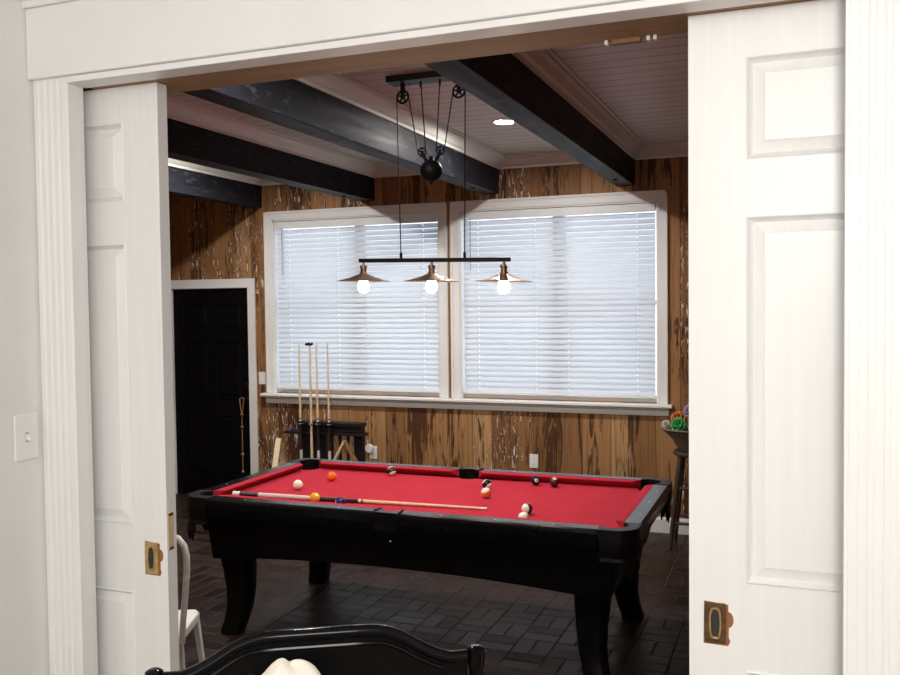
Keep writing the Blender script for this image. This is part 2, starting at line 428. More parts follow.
struct(m.build('trim_3', 'trim_paint', bevel=0.003), 'wide flat white frieze board over the opening', 'trim')
m = MB().prism([(1.75, 2.593), (1.706, 2.593), (1.702, 2.606), (1.685, 2.612), (1.672, 2.626), (1.668, 2.646), (1.655, 2.650), (1.655, 2.666), (1.75, 2.666)], -1.782, 0.245, 'x')
struct(m.build('trim_4', 'trim_paint'), 'moulded white cap on top of the frieze board', 'trim')
m = MB()
m.box((OPX0, 1.724, 2.404), (OPX1, 1.788, 2.4195))
struct(m.build('trim_5', 'trim_paint', bevel=0.002), 'white head jamb strip under the frieze board', 'trim')
struct(MB().box((OPX0, 1.788, 2.409), (OPX1, 1.932, 2.4315)).build('trim_6', 'raw_wood'), 'unpainted brown wooden header strip over the opening', 'trim')
hd = [o for o in C.objects if o.name == 'trim_6'][0]
MB().box((-0.372, 1.918, 2.400), (-0.310, 1.938, 2.410)).build('header_block', 'strip_wood', hd, bevel=0.002)
for bx in (-0.386, -0.298, -0.284): MB().box((bx, 1.920, 2.400), (bx + 0.007, 1.936, 2.410)).build('track_guide', 'plastic_white', hd)
m = MB().box((OPX0 - 0.012, 1.729, NF), (OPX0 + 0.001, 1.765, 2.404)).box((OPX1 - 0.001, 1.729, NF), (OPX1 + 0.012, 1.765, 2.404))
struct(m.build('trim_7', 'trim_paint'), 'white side jamb faces of the opening', 'trim')

# ------------------------------------------------------------------ six-panel pocket doors
def panel_mesh(x0, x1, z0, z1, yf, rec=0.010, inset=0.034, dirn=1):
    """raised field panel: recessed border sloping up to a flat field. yf is the door face (front faces -y)"""
    m = MB()
    g = 0.0
    y_edge, y_field = yf + rec*dirn, yf + 0.002*dirn
    def ring(i, y): return [Vector((x0+i, y, z0+i)), Vector((x1-i, y, z0+i)), Vector((x1-i, y, z1-i)), Vector((x0+i, y, z1-i))]
    m.rings([ring(0, yf + 0.012*dirn), ring(0, yf - 0.0015*dirn), ring(0.003, yf - 0.003*dirn), ring(0.007, yf + 0.004*dirn), ring(0.012, y_edge), ring(inset - 0.004, yf + 0.004*dirn), ring(inset, y_field)], True, False)
    v = m.b.verts[:]; m.b.verts.ensure_lookup_table()
    m.b.faces.new([m.b.verts[i] for i in range(len(v)-4, len(v))])
    return m
def panel_door(name, label, x0, x1, yf, th, z0, z1, rows, mat, stile=0.108, mull=0.10, both=True):
    col = (x1 - x0 - 2*stile - mull) / 2
    cols = [(x0 + stile, x0 + stile + col), (x1 - stile - col, x1 - stile)]
    holes = [(a, b, c, d) for a, b in cols for c, d in rows]
    m = wall_with_holes(x0, x1, z0, z1, yf, yf + th, holes)
    for h in holes: m.box((h[0], yf + 0.012, h[2]), (h[1], yf + th - 0.012, h[3]))
    bmesh.ops.remove_doubles(m.b, verts=m.b.verts, dist=1e-5)
    d = m.build(name, mat); struct(d, label, 'door')
    for h in holes:
        panel_mesh(*h, yf).build('panel', mat, d)
    return d
ROWS = [(0.48, 1.130), (1.302, 2.015), (2.124, 2.318)]
dl = panel_door('door_1', 'white panelled pocket door slid most of the way into the wall near the switch', -1.474 - 0.86, -1.474, 1.82, 0.036, 0.298, 2.408, ROWS, 'door_paint')
dr = panel_door('door_2', 'white panelled pocket door showing one whole column of panels', -0.202, -0.202 + 0.86, 1.82, 0.036, 0.298, 2.408, ROWS, 'door_paint')

def flush_pull(parent, cx, cz, yf, name='flush_pull', plate='brass_dark'):
    w, h = 0.0205, 0.040
    # bare wood showing round the plate, with the notch of an older latch
    pts = [(cx - w - 0.002, cz - h - 0.003), (cx + w + 0.004, cz - h - 0.004), (cx + w + 0.008, cz - h + 0.006), (cx + w + 0.005, cz - h + 0.012), (cx + w + 0.005, cz - 0.008)]
    pts += [(cx + w + 0.004 + 0.010*math.cos(a), cz + 0.008 + 0.016*math.sin(a)) for a in [-PI/2 + PI*k/8 for k in range(9)]]
    pts += [(cx + w + 0.004, cz + h - 0.002), (cx - w - 0.001, cz + h + 0.002)]
    MB().prism(pts, yf - 0.0006, yf + 0.002, 'y').build('bare_wood_patch', 'bare_wood', parent)
    # plate with an oval hole, a sunken cup behind and a bright rim
    n = 28
    def oval(a, b, y):
        r = []
        for k in range(n):
            t = 2*PI*k/n; c, s_ = math.cos(t), math.sin(t)
            e = 0.55
            r.append(Vector((cx + a*math.copysign(abs(c)**e, c), y, cz + b*math.copysign(abs(s_)**0.8, s_))))
        return r
    def rect(a, b, y):
        r = []
        for k in range(n):
            t = 2*PI*k/n; c, s_ = math.cos(t), math.sin(t); q = max(abs(c)/a, abs(s_)/b)
            r.append(Vector((cx + c/q, y, cz + s_/q)))
        return r
    pl = MB().rings([rect(w, h, yf - 0.0006), rect(w, h, yf - 0.003), oval(0.0125, 0.0325, yf - 0.0032)], True, False).build(name, plate, parent)
    MB().rings([oval(0.0125, 0.0325, yf - 0.003), oval(0.0115, 0.0315, yf - 0.0048), oval(0.0085, 0.0280, yf - 0.0048), oval(0.0078, 0.0265, yf - 0.002)], True, False).build('rim', 'brass', pl, smooth=True)
    MB().rings([oval(0.0078, 0.0265, yf - 0.002), oval(0.0074, 0.026, yf - 0.0008)], True, False).build('cup', 'brass_dark', pl)
    MB().rings([oval(0.0076, 0.0262, yf - 0.0009), oval(0.0002, 0.0002, yf - 0.0007)], True, False).build('cup_back', 'plastic_dark', pl)
    MB().box((cx - 0.004, yf - 0.0065, cz - 0.031), (cx + 0.004, yf - 0.004, cz - 0.027)).build('finger_catch', 'brass', pl, bevel=0.001)
    return pl
flush_pull(dl, -1.522, 1.221, 1.82, plate='brass')
flush_pull(dr, -0.152, 1.218, 1.82, plate='brass_dull')
# edge pull on the narrow door edge
ep = MB().box((-1.4745, 1.8255, 1.243), (-1.472, 1.8435, 1.336)).build('edge_pull', 'brass', dl, bevel=0.0008)
MB().box((-1.4725, 1.8275, 1.250), (-1.4712, 1.8415, 1.329)).build('edge_slot', 'pale_wood', ep)

# light switch on the near wall
t = thing('light_switch', 'white toggle light switch on the white side wall beside the fluted casing', 'light switch', (XC, 1.679, 1.537), PI/2)
MB().box((-0.036, -0.006, -0.057), (0.036, 0, 0.057)).build('cover_plate', 'plastic_white', t, bevel=0.004, seg=3)
MB().box((-0.005, -0.0068, -0.012), (0.005, -0.0055, 0.012)).build('toggle_slot', 'cord_grey', t)
MB().prism([(-0.006, -0.008), (-0.019, 0.004), (-0.019, 0.010), (-0.006, 0.006)], -0.0042, 0.0042, 'x', Matrix.Rotation(PI, 4, 'Y')).build('toggle', 'plastic_white', t, bevel=0.001)
for dz in (-0.03, 0.03): MB().lathe([(0.003, -0.0072), (0.0026, -0.006), (0.0026, -0.004)], (0, 0, 0), 10, Matrix.Translation((0, 0, dz)) @ Matrix.Rotation(-PI/2, 4, 'X') @ Matrix.Diagonal((1, 1, -1, 1))).build('screw', 'plastic_white', t)

# ------------------------------------------------------------------ ceiling beams, crown
BEAMS = [(-6.06, -5.915), (-4.879, -4.734), (-3.695, -3.550), (-2.523, -2.378), (-1.374, -1.229), (-0.20, -0.055)]
blab = ['black ceiling beam in the dark corner past the black door', 'black ceiling beam ending just above the corner of the window by the door',
        'black ceiling beam ending over the window by the cue rack', 'scuffed black ceiling beam behind the pulley lamp',
        'black ceiling beam beside the glowing round downlight', 'black ceiling beam hidden by the wide pocket door']
for (a, b), l in zip(BEAMS, blab):
    struct(MB().box((a, YW1, 2.797), (b, YB, CZ)).build('ceiling_beam', 'beam', bevel=0.004), l, 'beam')
for (a, l) in ((1, 'small black bolt under the beam above the door window'), (2, None), (3, None), (4, None)): 
    x0, x1 = BEAMS[a]
    beam = [o for o in C.objects if o.name.startswith('ceiling_beam')][a]
    MB().lathe([(0.018, -0.012), (0.018, 0.0)], ((x0 + x1)/2, YB - 0.45, 2.797), 10).build('bolt_head', 'iron', beam)
prof = [(0, 0), (0.012, 0), (0.016, 0.018), (0.034, 0.030), (0.060, 0.062), (0.078, 0.074), (0.082, 0.09), (0.10, 0.09), (0.10, 0.10), (0, 0.10)]
k = 8
edges = [-6.25] + [v for b in BEAMS for v in b] + [1.35]
bays = [(edges[i], edges[i+1]) for i in range(0, len(edges), 2)]
for a, b in bays:
    m = MB()
    m.prism([(a + u, CZ - 0.10 + w) for u, w in prof], YW1, YB, 'y')
    m.prism([(b - u, CZ - 0.10 + w) for u, w in prof], YW1, YB, 'y')
    m.prism([(YB - u, CZ - 0.10 + w) for u, w in prof], a, b, 'x')
    struct(m.build('trim_%d' % k, 'crown_paint'), 'white crown moulding round ceiling bay %s' % ['in the dark corner', 'over the black door', 'over the window by the door', 'between the two middle beams', 'with the round downlight', 'past the last beam', 'hidden by the wide pocket door'][k-8], 'trim'); k += 1

# ------------------------------------------------------------------ windows
def window(n, x0, x1, z0, z1, label):
    w = MB()
    w.box((x0, YB + 0.13, z0), (x0 + 0.025, YB + 0.16, z1)).box((x1 - 0.025, YB + 0.13, z0), (x1, YB + 0.16, z1))
    w.box((x0, YB + 0.13, z0), (x1, YB + 0.16, z0 + 0.04)).box((x0, YB + 0.13, z1 - 0.04), (x1, YB + 0.16, z1))
    cx = (x0 + x1)/2
    w.box((cx - 0.050, YB + 0.13, z0), (cx + 0.050, YB + 0.16, z1))
    zm = (z0 + z1)/2
    w.box((x0, YB + 0.14, zm - 0.016), (x1, YB + 0.16, zm + 0.016))
    o = struct(w.build('window_%d' % n, 'trim_paint'), label, 'window')
    for a, b in ((x0 + 0.025, cx - 0.055), (cx + 0.055, x1 - 0.025)):
        MB().box((a, YB + 0.148, z0 + 0.04), (b, YB + 0.152, z1 - 0.04)).build('pane', 'glass', o)
    # lining of the opening
    r = MB().box((x0 - 0.002, YB - 0.01, z0), (x0 + 0.012, YB + 0.13, z1)).box((x1 - 0.012, YB - 0.01, z0), (x1 + 0.002, YB + 0.13, z1)).box((x0, YB - 0.01, z1 - 0.012), (x1, YB + 0.13, z1 + 0.002))
    r.build('reveal', 'trim_paint', o)
    MB().box((x0 + 0.012, YB + 0.06, z0 - 0.002), (x1 - 0.012, YB + 0.13, z0 + 0.035)).build('inner_sill', 'trim_paint', o, bevel=0.003)
    # mitred casing
    cw = 0.080
    c = MB()
    def casing(poly): c.prism(poly, YB - 0.022, YB, 'y')
    casing([(x0 - cw, z0), (x0, z0), (x0, z1), (x0 - cw, z1 + cw)])
    casing([(x1, z0), (x1 + cw, z0), (x1 + cw, z1 + cw), (x1, z1)])
    casing([(x0, z1), (x1, z1), (x1 + cw, z1 + cw), (x0 - cw, z1 + cw)])
    c.build('casing', 'trim_paint', o, bevel=0.004)
    b = MB()
    i = 0.008
    b.box((x0 - cw, YB - 0.034, z0), (x0 - cw + 0.02, YB - 0.02, z1 + cw)).box((x1 + cw - 0.02, YB - 0.034, z0), (x1 + cw, YB - 0.02, z1 + cw)).box((x0 - cw, YB - 0.034, z1 + cw - 0.02), (x1 + cw, YB - 0.02, z1 + cw))
    b.build('back_band', 'trim_paint', o, bevel=0.003)
    return o
w1 = window(1, *WIN[0], 'white-cased window behind the closed blind above the cue rack')
w2 = window(2, *WIN[1], 'white-cased window behind the closed blind nearest the bar stool')
m = MB().prism([(YB, 1.012), (YB - 0.072, 1.012), (YB - 0.078, 1.018), (YB - 0.078, 1.034), (YB - 0.072, 1.040), (YB + 0.13, 1.040), (YB + 0.13, 1.012)], -4.745, -0.935, 'x')
struct(m.build('trim_15', 'trim_paint'), 'long white window stool running under both windows', 'trim')
m = MB().prism([(YB, 0.945), (YB - 0.016, 0.945), (YB - 0.02, 0.96), (YB - 0.024, 0.985), (YB - 0.042, 0.997), (YB - 0.045, 1.012), (YB, 1.012)], -4.715, -0.965, 'x')
struct(m.build('trim_16', 'trim_paint'), 'white apron moulding below the window stool', 'trim')
struct(MB().box((-2.849, YB - 0.012, 1.040), (-2.821, YB, 2.753)).build('trim_17', 'strip_wood'), 'thin brown wood strip between the two window casings', 'trim')

def blind(x0, x1, z0, z1, label, tilt):
    t = thing('window_blind', label, 'blind', ((x0 + x1)/2, YB + 0.035, z0), 0, 'closed slatted blinds')
    W = (x1 - x0)/2; H = z1 - z0
    MB().box((-W, -0.028, H - 0.055), (W, 0.028, H)).build('headrail', 'blind_rail', t, bevel=0.002)
    MB().box((-W, -0.036, H - 0.068), (W, -0.029, H)).build('valance', 'blind_rail', t, bevel=0.003)
    MB().box((-W + 0.004, -0.024, 0.0), (W - 0.004, 0.024, 0.018)).build('bottom_rail', 'blind_rail', t, bevel=0.003)
    n = 32; pitch = (H - 0.055 - 0.03) / n
    LAD = (-0.83, -0.21, 0.125, 0.82)
    s = MB()
    xs = sorted([-W + 0.006, W - 0.006] + [f*W + e for f in LAD for e in (-0.0022, 0.0022)])
    for i in range(n):
        zc = 0.040 + pitch * i; grid = []
        for side in (0, 1):
            g = []
            for k in range(6):
                q = (k/5 - 0.5) * 0.0508
                crown = 0.0035 * (1 - (2*(k/5) - 1)**2)
                y = q * math.cos(tilt) - crown * math.sin(tilt) + side * 0.0022 * math.sin(tilt)
                z = q * math.sin(tilt) + crown * math.cos(tilt) - side * 0.0022 * math.cos(tilt)
                g.append([s.b.verts.new((x, y, zc + z)) for x in xs])
            grid.append(g)
        nx = len(xs)
        hole = lambda k, a: k in (2, 3) and a % 2 == 1
        for side in (0, 1):
            g = grid[side]
            for k in range(5):
                for a in range(nx - 1):
                    if not hole(k, a): s.b.faces.new((g[k][a], g[k][a+1], g[k+1][a+1], g[k+1][a]))
        for k in (0, 5):
            for a in range(nx - 1): s.b.faces.new((grid[0][k][a], grid[0][k][a+1], grid[1][k][a+1], grid[1][k][a]))
        for a in (0, nx - 1):
            for k in range(5): s.b.faces.new((grid[0][k][a], grid[0][k+1][a], grid[1][k+1][a], grid[1][k][a]))
    so = s.build('slats', 'slat', t, smooth=True)
    for f in LAD:
        c = MB()
        for dx in (-0.006, 0.006): c.tube([(f*W + dx, -0.0275, 0.0), (f*W + dx, -0.0275, H - 0.06)], 0.0009, 5)
        c.build('ladder_cord', 'slat', t)
    MB().tube([(-W + 0.085, -0.045, H - 0.05), (-W + 0.085, -0.046, H - 0.50)], 0.0045, 8).build('tilt_wand', 'cord_grey', t)
    return t
blind(-4.604, -2.948, 1.085, 2.650, 'closed white slatted blind with cue tips standing in front of it', math.radians(62))
blind(-2.724, -1.068, 1.085, 2.650, 'closed white slatted blind beside the bar stool', math.radians(62))

# ------------------------------------------------------------------ black entry door
d3 = panel_door('door_3', 'black panelled door in a white frame at the far end of the room', DOOR3[0] + 0.003, DOOR3[1] - 0.003, YB + 0.02, 0.044, 0.005, 2.042, [(0.22, 0.80), (0.98, 1.52), (1.66, 1.88)], 'black_door')
m = MB()
cw = 0.08
for (a, b) in ((DOOR3[0] - cw, DOOR3[0]), (DOOR3[1], DOOR3[1] + cw)): m.box((a, YB - 0.02, 0), (b, YB, 2.045))
m.box((DOOR3[0] - cw, YB - 0.02, 2.045), (DOOR3[1] + cw, YB, 2.13))
m.box((DOOR3[0] - 0.001, YB, 0), (DOOR3[0] + 0.002, YB + 0.12, 2.045)).box((DOOR3[1] - 0.002, YB, 0), (DOOR3[1] + 0.001, YB + 0.12, 2.045))
struct(m.build('trim_18', 'trim_paint', bevel=0.004), 'white casing round the black door', 'trim')
kn = MB().lathe([(0.027, 0), (0.027, 0.006), (0.010, 0.010), (0.010, 0.035), (0.024, 0.042), (0.027, 0.055), (0.020, 0.066), (0.0, 0.068)], (0, 0, 0), 18, Matrix.Translation((-4.965, YB + 0.02, 0.965)) @ Matrix.Rotation(PI/2, 4, 'X')).build('door_knob', 'iron', d3, smooth=True)
MB().lathe([(0.026, 0), (0.026, 0.012), (0.018, 0.016), (0.0, 0.016)], (0, 0, 0), 18, Matrix.Translation((-4.960, YB + 0.02, 1.105)) @ Matrix.Rotation(PI/2, 4, 'X')).build('deadbolt', 'iron', d3, smooth=True)
# beaded cord hanging from the knob
t = thing('beaded_cord', 'copper cord with beads hanging from the knob of the black door', 'cord', (-4.965, YB - 0.045, 0.978))
MB().tube([(-0.024, -0.01, 0.0), (-0.014, -0.012, -0.08), (0, -0.012, -0.15), (0, -0.012, -0.70)], 0.005, 6).build('cord_strand', 'copper', t)
MB().tube([(-0.024, -0.01, 0.0), (-0.006, -0.006, 0.014), (0.008, -0.006, 0.013), (0.022, -0.01, 0.0), (0.014, -0.012, -0.08), (0, -0.012, -0.15)], 0.005, 6).build('cord_loop', 'copper', t)
for dz in (-0.15, -0.27, -0.53, -0.70): MB().sphere((0, -0.013, dz), 0.017, 12, 8).build('bead', 'brass_dark' if dz != -0.53 else 'copper', t, smooth=True)
# baseboard
m = MB()
for a, b in ((-6.25, DOOR3[0] - cw), (DOOR3[1] + cw, 1.35)):
    m.prism([(YB, 0), (YB - 0.018, 0), (YB - 0.018, 0.105), (YB - 0.010, 0.125), (YB, 0.125)], a, b, 'x')
struct(m.build('baseboard_back', 'trim_paint'), 'white baseboard along the plank wall', 'baseboard')

def wall_plate(name, label, cat, x, z, w, h):
    t = thing(name, label, cat, (x, YB, z))
    MB().box((-w/2, -0.007, -h/2), (w/2, 0, h/2)).build('cover_plate', 'plastic_white', t, bevel=0.003)
    return t
t = wall_plate('wall_outlet', 'white wall outlet under the window behind the dark pool balls', 'outlet', -2.09, 0.523, 0.075, 0.118)
for dz in (-0.026, 0.026):
    q = MB().box((-0.016, -0.0085, dz - 0.014), (0.016, -0.006, dz + 0.014)).build('socket', 'plastic_white', t, bevel=0.003)
    MB().box((-0.007, -0.009, dz - 0.004), (-0.005, -0.008, dz + 0.005)).box((0.005, -0.009, dz - 0.004), (0.007, -0.008, dz + 0.005)).build('slot', 'plastic_dark', q)
t = wall_plate('wall_switch', 'white switch plate between the black door and the window', 'light switch', -4.765, 1.179, 0.075, 0.118)
MB().box((-0.005, -0.014, -0.010), (0.005, -0.006, 0.012)).build('toggle', 'plastic_white', t)
t = wall_plate('wall_outlet', 'white wall outlet low beside the cue rack', 'outlet', -3.600, 0.523, 0.075, 0.118)
MB().box((-0.016, -0.0085, -0.040), (0.016, -0.006, -0.012)).build('socket', 'plastic_white', t, bevel=0.003)
t = thing('outlet_adapter', 'round white adapter plugged into the outlet beside the cue rack', 'plug', (-3.632, YB - 0.0095, 0.560))
MB().lathe([(0.040, 0), (0.042, 0.012), (0.036, 0.028), (0.0, 0.030)], (0, 0, 0), 20, Matrix.Rotation(PI/2, 4, 'X')).build('adapter_body', 'plastic_white', t, smooth=True)
MB().lathe([(0.010, 0.030), (0.009, 0.033), (0.0, 0.033)], (0, 0, -0.012), 12, Matrix.Rotation(PI/2, 4, 'X')).build('adapter_button', 'plastic_dark', t, smooth=True)

# ------------------------------------------------------------------ pool table
TX, TY = -1.958, 4.763
HL, HW = 1.270, 0.667      # outer half sizes
NX, NY = 1.130, 0.532     # nose line
RT, BED = 0.80, 0.755
tb = thing('pool_table', 'black pool table with red cloth standing on the brick floor', 'pool table', (TX, TY, 0))
def arc(cx, cy, r, a0, a1, n=10):
    return [(cx + r*math.cos(math.radians(a0 + (a1 - a0)*i/n)), cy + r*math.sin(math.radians(a0 + (a1 - a0)*i/n))) for i in range(n + 1)]
CPX, CPY, CR = 1.144, 0.548, 0.066
SPY, SR = 0.566, 0.052
# cloth-covered bed with pocket cut-outs
poly = []
poly += [(-0.06, -NY - 0.03)] ; poly = []
def corner(sx, sy, a0, a1): return arc(sx*CPX, sy*CPY, CR, a0, a1, 10)
poly += corner(-1, -1, 110, -20)
poly += arc(0, -SPY, SR, 150, 30, 8)
poly += corner(1, -1, 200, 70)
poly += corner(1, 1, 290, 160)
poly += arc(0, SPY, SR, -30, -150, 8)
poly += corner(-1, 1, 20, -110)
MB().prism(poly, 0.725, BED).build('bed_cloth', 'felt', tb)
MB().box((-1.10, -0.48, 0.67), (1.10, 0.48, 0.724)).build('slate_bed', 'slate', tb)

def rail(p0, p1, out, sights):
    """one rail from p0 to p1 (outer line, 2-D); out = unit vector outwards; builds wood top, cushion, sights"""
    p0, p1 = Vector(p0), Vector(p1); d = (p1 - p0); L = d.length; d.normalize(); o = Vector(out)
    def P(s, q, z): v = p0 + d*s - o*q; return Vector((v.x, v.y, z))
    width = (HW - NY) if abs(o.y) > 0.5 else (HL - NX)
    wd = width - 0.050
    prof = [(0.030, 0.690), (0.018, 0.700), (0.004, 0.745), (0.0, 0.780), (0.004, 0.794), (0.014, RT), (wd, RT), (wd, 0.70)]
    r = MB().rings([[P(0, q, z) for q, z in prof], [P(L, q, z) for q, z in prof]]).build('rail', 'rail_black', tb, bevel=0.002)
    # cushion with mitred ends
    cp = [(wd, RT - 0.001), (wd + 0.012, RT + 0.001), (width - 0.005, 0.7985), (width, 0.794), (width - 0.005, 0.787), (wd + 0.006, BED - 0.002), (wd, BED - 0.002)]
    def cut(q, e): return max(0, (q - wd)) * e
    e0, e1 = 0.85, 0.85
    MB().rings([[P(cut(q, e0) - 0.0, q, z) for q, z in cp], [P(L - cut(q, e1), q, z) for q, z in cp]]).build('cushion', 'felt', r, bevel=0.0015)
    for s in sights:
        c = P(s, wd*0.52, RT + 0.0002)
        MB().prism([(c.x - 0.006*abs(d.x) - 0.0035*abs(d.y), c.y), (c.x, c.y - 0.0035*abs(d.x) - 0.006*abs(d.y)), (c.x + 0.006*abs(d.x) + 0.0035*abs(d.y), c.y), (c.x, c.y + 0.0035*abs(d.x) + 0.006*abs(d.y))], RT - 0.001, RT + 0.0012).build('sight', 'sight', r)
cz = 1.086  # where corner castings begin
sz = 0.066
for sy in (-1, 1):
    for sx in (-1, 1):
        p = [(sx*sz, sy*HW), (sx*cz, sy*HW)]
        rail(p[0], p[1], (0, sy), [0.288*k - sz for k in (1, 2, 3)])
ce = 0.482
for sx in (-1, 1):
    rail((sx*HL, -ce), (sx*HL, ce), (sx, 0), [ce + 0.288*k for k in (-1, 0, 1)])
# corner pockets: rounded casting, leather cup, fringe
def corner_pocket(sx, sy):
    R = 0.105
    outer = [(cz, HW)] + arc(HL - R, HW - R, R, 90, 0, 10) + [(HL, ce)]
    inner = [(HL - 0.094, ce)] + arc(CPX, CPY, CR, -48, 138, 14) + [(cz, HW - 0.088)]
    pts = [(sx*x, sy*y) for x, y in outer + inner]
    if sx*sy < 0: pts = pts[::-1]
    p = MB().prism(pts, 0.755, RT + 0.003).build('corner_pocket', 'leather', tb, bevel=0.006, seg=3)
    # leather apron wrapping the corner, with a stitched bottom lip
    R2 = 0.112
    def skirt(off, z): 
        return [Vector((sx*x, sy*y, z)) for x, y in [(cz + 0.01, HW + off)] + arc(HL - R + off*0.1, HW - R + off*0.1, R + off*0.9, 90, 0, 12) + [(HL + off, ce + 0.01)]]
    m = MB()
    a = [skirt(0.0, 0.770), skirt(0.003, 0.74), skirt(-0.004, 0.69), skirt(-0.010, 0.668), skirt(-0.004, 0.655), skirt(-0.004, 0.650)]
    b = [skirt(-0.02, 0.650), skirt(-0.02, 0.770)]
    rings = a + b
    vs = [[m.b.verts.new(q) for q in r] for r in rings]
    for i in range(len(vs)):
        A, B = vs[i], vs[(i + 1) % len(vs)]
        for j in range(len(A) - 1): m.b.faces.new((A[j], A[j+1], B[j+1], B[j]))
    for e in (0, -1): m.b.faces.new([r[e] for r in vs])
    m.build('leather_shield', 'leather', p, smooth=True)
    cup = MB().lathe([(CR + 0.004, 0.757), (CR + 0.002, 0.70), (0.058, 0.64), (0.045, 0.60), (0.0, 0.595)], (sx*CPX, sy*CPY, 0), 20, cap=False)
    cup.build('pocket_cup', 'leather', p, smooth=True)
    f = MB()
    for k in range(9):
        a_ = math.radians(-10 + 110*k/8); x = CPX + 0.05 + 0.050*math.cos(a_); y = CPY + 0.05 + 0.050*math.sin(a_)
        L = 0.085 + 0.025*math.sin(k*2.1)
        f.tube([(sx*x, sy*y, 0.66), (sx*(x + 0.003), sy*(y + 0.003), 0.66 - L*0.6), (sx*x, sy*y, 0.66 - L)], [0.008, 0.010, 0.004], 6)
    f.build('leather_fringe', 'leather', p)
for sx in (-1, 1):
    for sy in (-1, 1): corner_pocket(sx, sy)
for sy in (-1, 1):
    pts = [(-sz, HW), (sz, HW), (sz, HW - 0.088)] + arc(0, SPY, SR, 35, 145, 12) + [(-sz, HW - 0.088)]
    pts = [(x, sy*y) for x, y in pts]
    p = MB().prism(pts if sy < 0 else pts[::-1], 0.755, RT + 0.001).box((-sz, sy*(HW - 0.003), 0.70), (sz, sy*(HW - 0.06), 0.755)).build('side_pocket', 'table_black', tb, bevel=0.003, seg=2)
    MB().lathe([(SR + 0.003, 0.757), (SR - 0.002, 0.70), (0.042, 0.66), (0.0, 0.655)], (0, sy*SPY, 0), 20, cap=False).build('pocket_cup', 'leather', p, smooth=True)
    # raised lips at the throat
    for sx in (-1, 1):
        MB().tube([(sx*(sz - 0.004), sy*(HW - 0.090), RT), (sx*(sz + 0.002), sy*(HW - 0.05), RT + 0.003), (sx*(sz + 0.006), sy*(HW - 0.016), RT + 0.002), (sx*(sz - 0.004), sy*(HW - 0.001), 0.790)], 0.005, 8).build('pocket_lip', 'leather', p, smooth=True)
    MB().sphere((0.0, sy*0.606, 0.640), 0.007, 10, 8).build('apron_badge', 'chrome', p)
# cabinet aprons, sloped, with arched lower edge
def apron(long, s):
    m = MB(); n = 24
    H = 1.14 if long else 0.555
    yt, yb = (0.622, 0.572) if long else (1.215, 1.12)
    zt = 0.74
    rows_o, rows_i = [], []
    for i in range(n + 1):
        u = -1 + 2*i/n
        zb = 0.436 + (0.055 if long else 0.03) * (1 - abs(u)**2.2)
        fr = (zt - zb) / (zt - 0.43)
        for rows, dep in ((rows_o, 0), (rows_i, 0.035)):
            top = (u*H, s*(yt - dep), zt); bo = (u*H*0.985, s*(yt + (yb - yt)*fr - dep), zb)
            rows.append((top, bo))
    sw = (lambda p: Vector(p)) if long else (lambda p: Vector((p[1], p[0], p[2])))
    rings = [[sw(o[0]), sw(o[1]), sw(i_[1]), sw(i_[0])] for o, i_ in zip(rows_o, rows_i)]
    m.rings(rings); m.build('apron', 'table_black', tb, bevel=0.004)
for s in (-1, 1): apron(True, s); apron(False, s)
def leg(sx, sy):
    prof = [(0.70, 0.0, 0.100), (0.56, 0.0, 0.096), (0.46, -0.002, 0.090), (0.36, -0.010, 0.081), (0.26, -0.014, 0.073), (0.16, -0.010, 0.066), (0.08, 0.004, 0.062), (0.025, 0.020, 0.062), (0.0, 0.024, 0.060)]
    rr = []
    for z, off, h in prof:
        cx_, cy_ = sx*(1.030 + off), sy*(0.470 + off)
        ring = []
        for k in range(20):
            a = 2*PI*k/20; c, s_ = math.cos(a), math.sin(a); e = 0.45
            ring.append(Vector((cx_ + h*math.copysign(abs(c)**e, c), cy_ + h*0.92*math.copysign(abs(s_)**e, s_), z)))
        rr.append(ring)
    lo = MB().rings(rr[::-1]).build('leg', 'table_black', tb, smooth=True)
for sx in (-1, 1):
    for sy in (-1, 1): leg(sx, sy)

# ------------------------------------------------------------------ balls on the cloth
BR = 0.0294
def ball(label, x, y, mat, rot=(0, 0, 0)):
    o = MB().sphere((0, 0, 0), BR, 28, 18).build('pool_ball', mat, None, smooth=True)
    o.location = (x, y, BED + BR + 0.0004); o.rotation_euler = [math.radians(a) for a in rot]
    return tag(o, label, 'pool ball', 'pool balls scattered on the red cloth')
ball('cream cue ball lying alone behind the grip of the cue', -2.799, 4.654, ball_mat('ball_cue', (0.88, 0.80, 0.70), spot=False))
ball('plain orange ball lying by itself near the far corner pocket', -2.736, 4.955, ball_mat('ball_orange', (0.86, 0.15, 0.022)), (0, 0, 28))
ball('black and white ball lying alone near the far cushion', -2.451, 5.235, ball_mat('ball_green', (0.006, 0.016, 0.012), True, spot=False), (140, 0, 60))
ball('yellow ball tucked against the near side of the cue', -2.517, 4.362, ball_mat('ball_yellow', (0.84, 0.38, 0.02)), (0, 0, 28))
ball('dark blue ball just short of the cue, half hidden by the rail', -2.325, 4.305, ball_mat('ball_blue', (0.012, 0.016, 0.10)), (0, 12, 40))
ball('black and white ball right behind the orange banded ball', -1.725, 5.017, ball_mat('ball_black', (0.010, 0.009, 0.012), True, spot=False), (125, 0, 70))
ball('orange banded ball in front of the black and white ball', -1.652, 4.787, ball_mat('ball_orange_stripe', (0.86, 0.17, 0.03), True), (12, -22, 30))
ball('dark navy ball by the far cushion, next to the maroon ball', -1.485, 5.223, ball_mat('ball_navy', (0.010, 0.010, 0.035)), (0, 10, 120))
ball('maroon ball by the far cushion, next to the navy ball', -1.364, 5.205, ball_mat('ball_maroon', (0.085, 0.010, 0.014)), (0, -60, -60))
ball('cream ball with a dark band near the close long rail', -1.319, 4.476, ball_mat('ball_dark_stripe', (0.06, 0.018, 0.020), True, spot=False), (78, 0, -22))
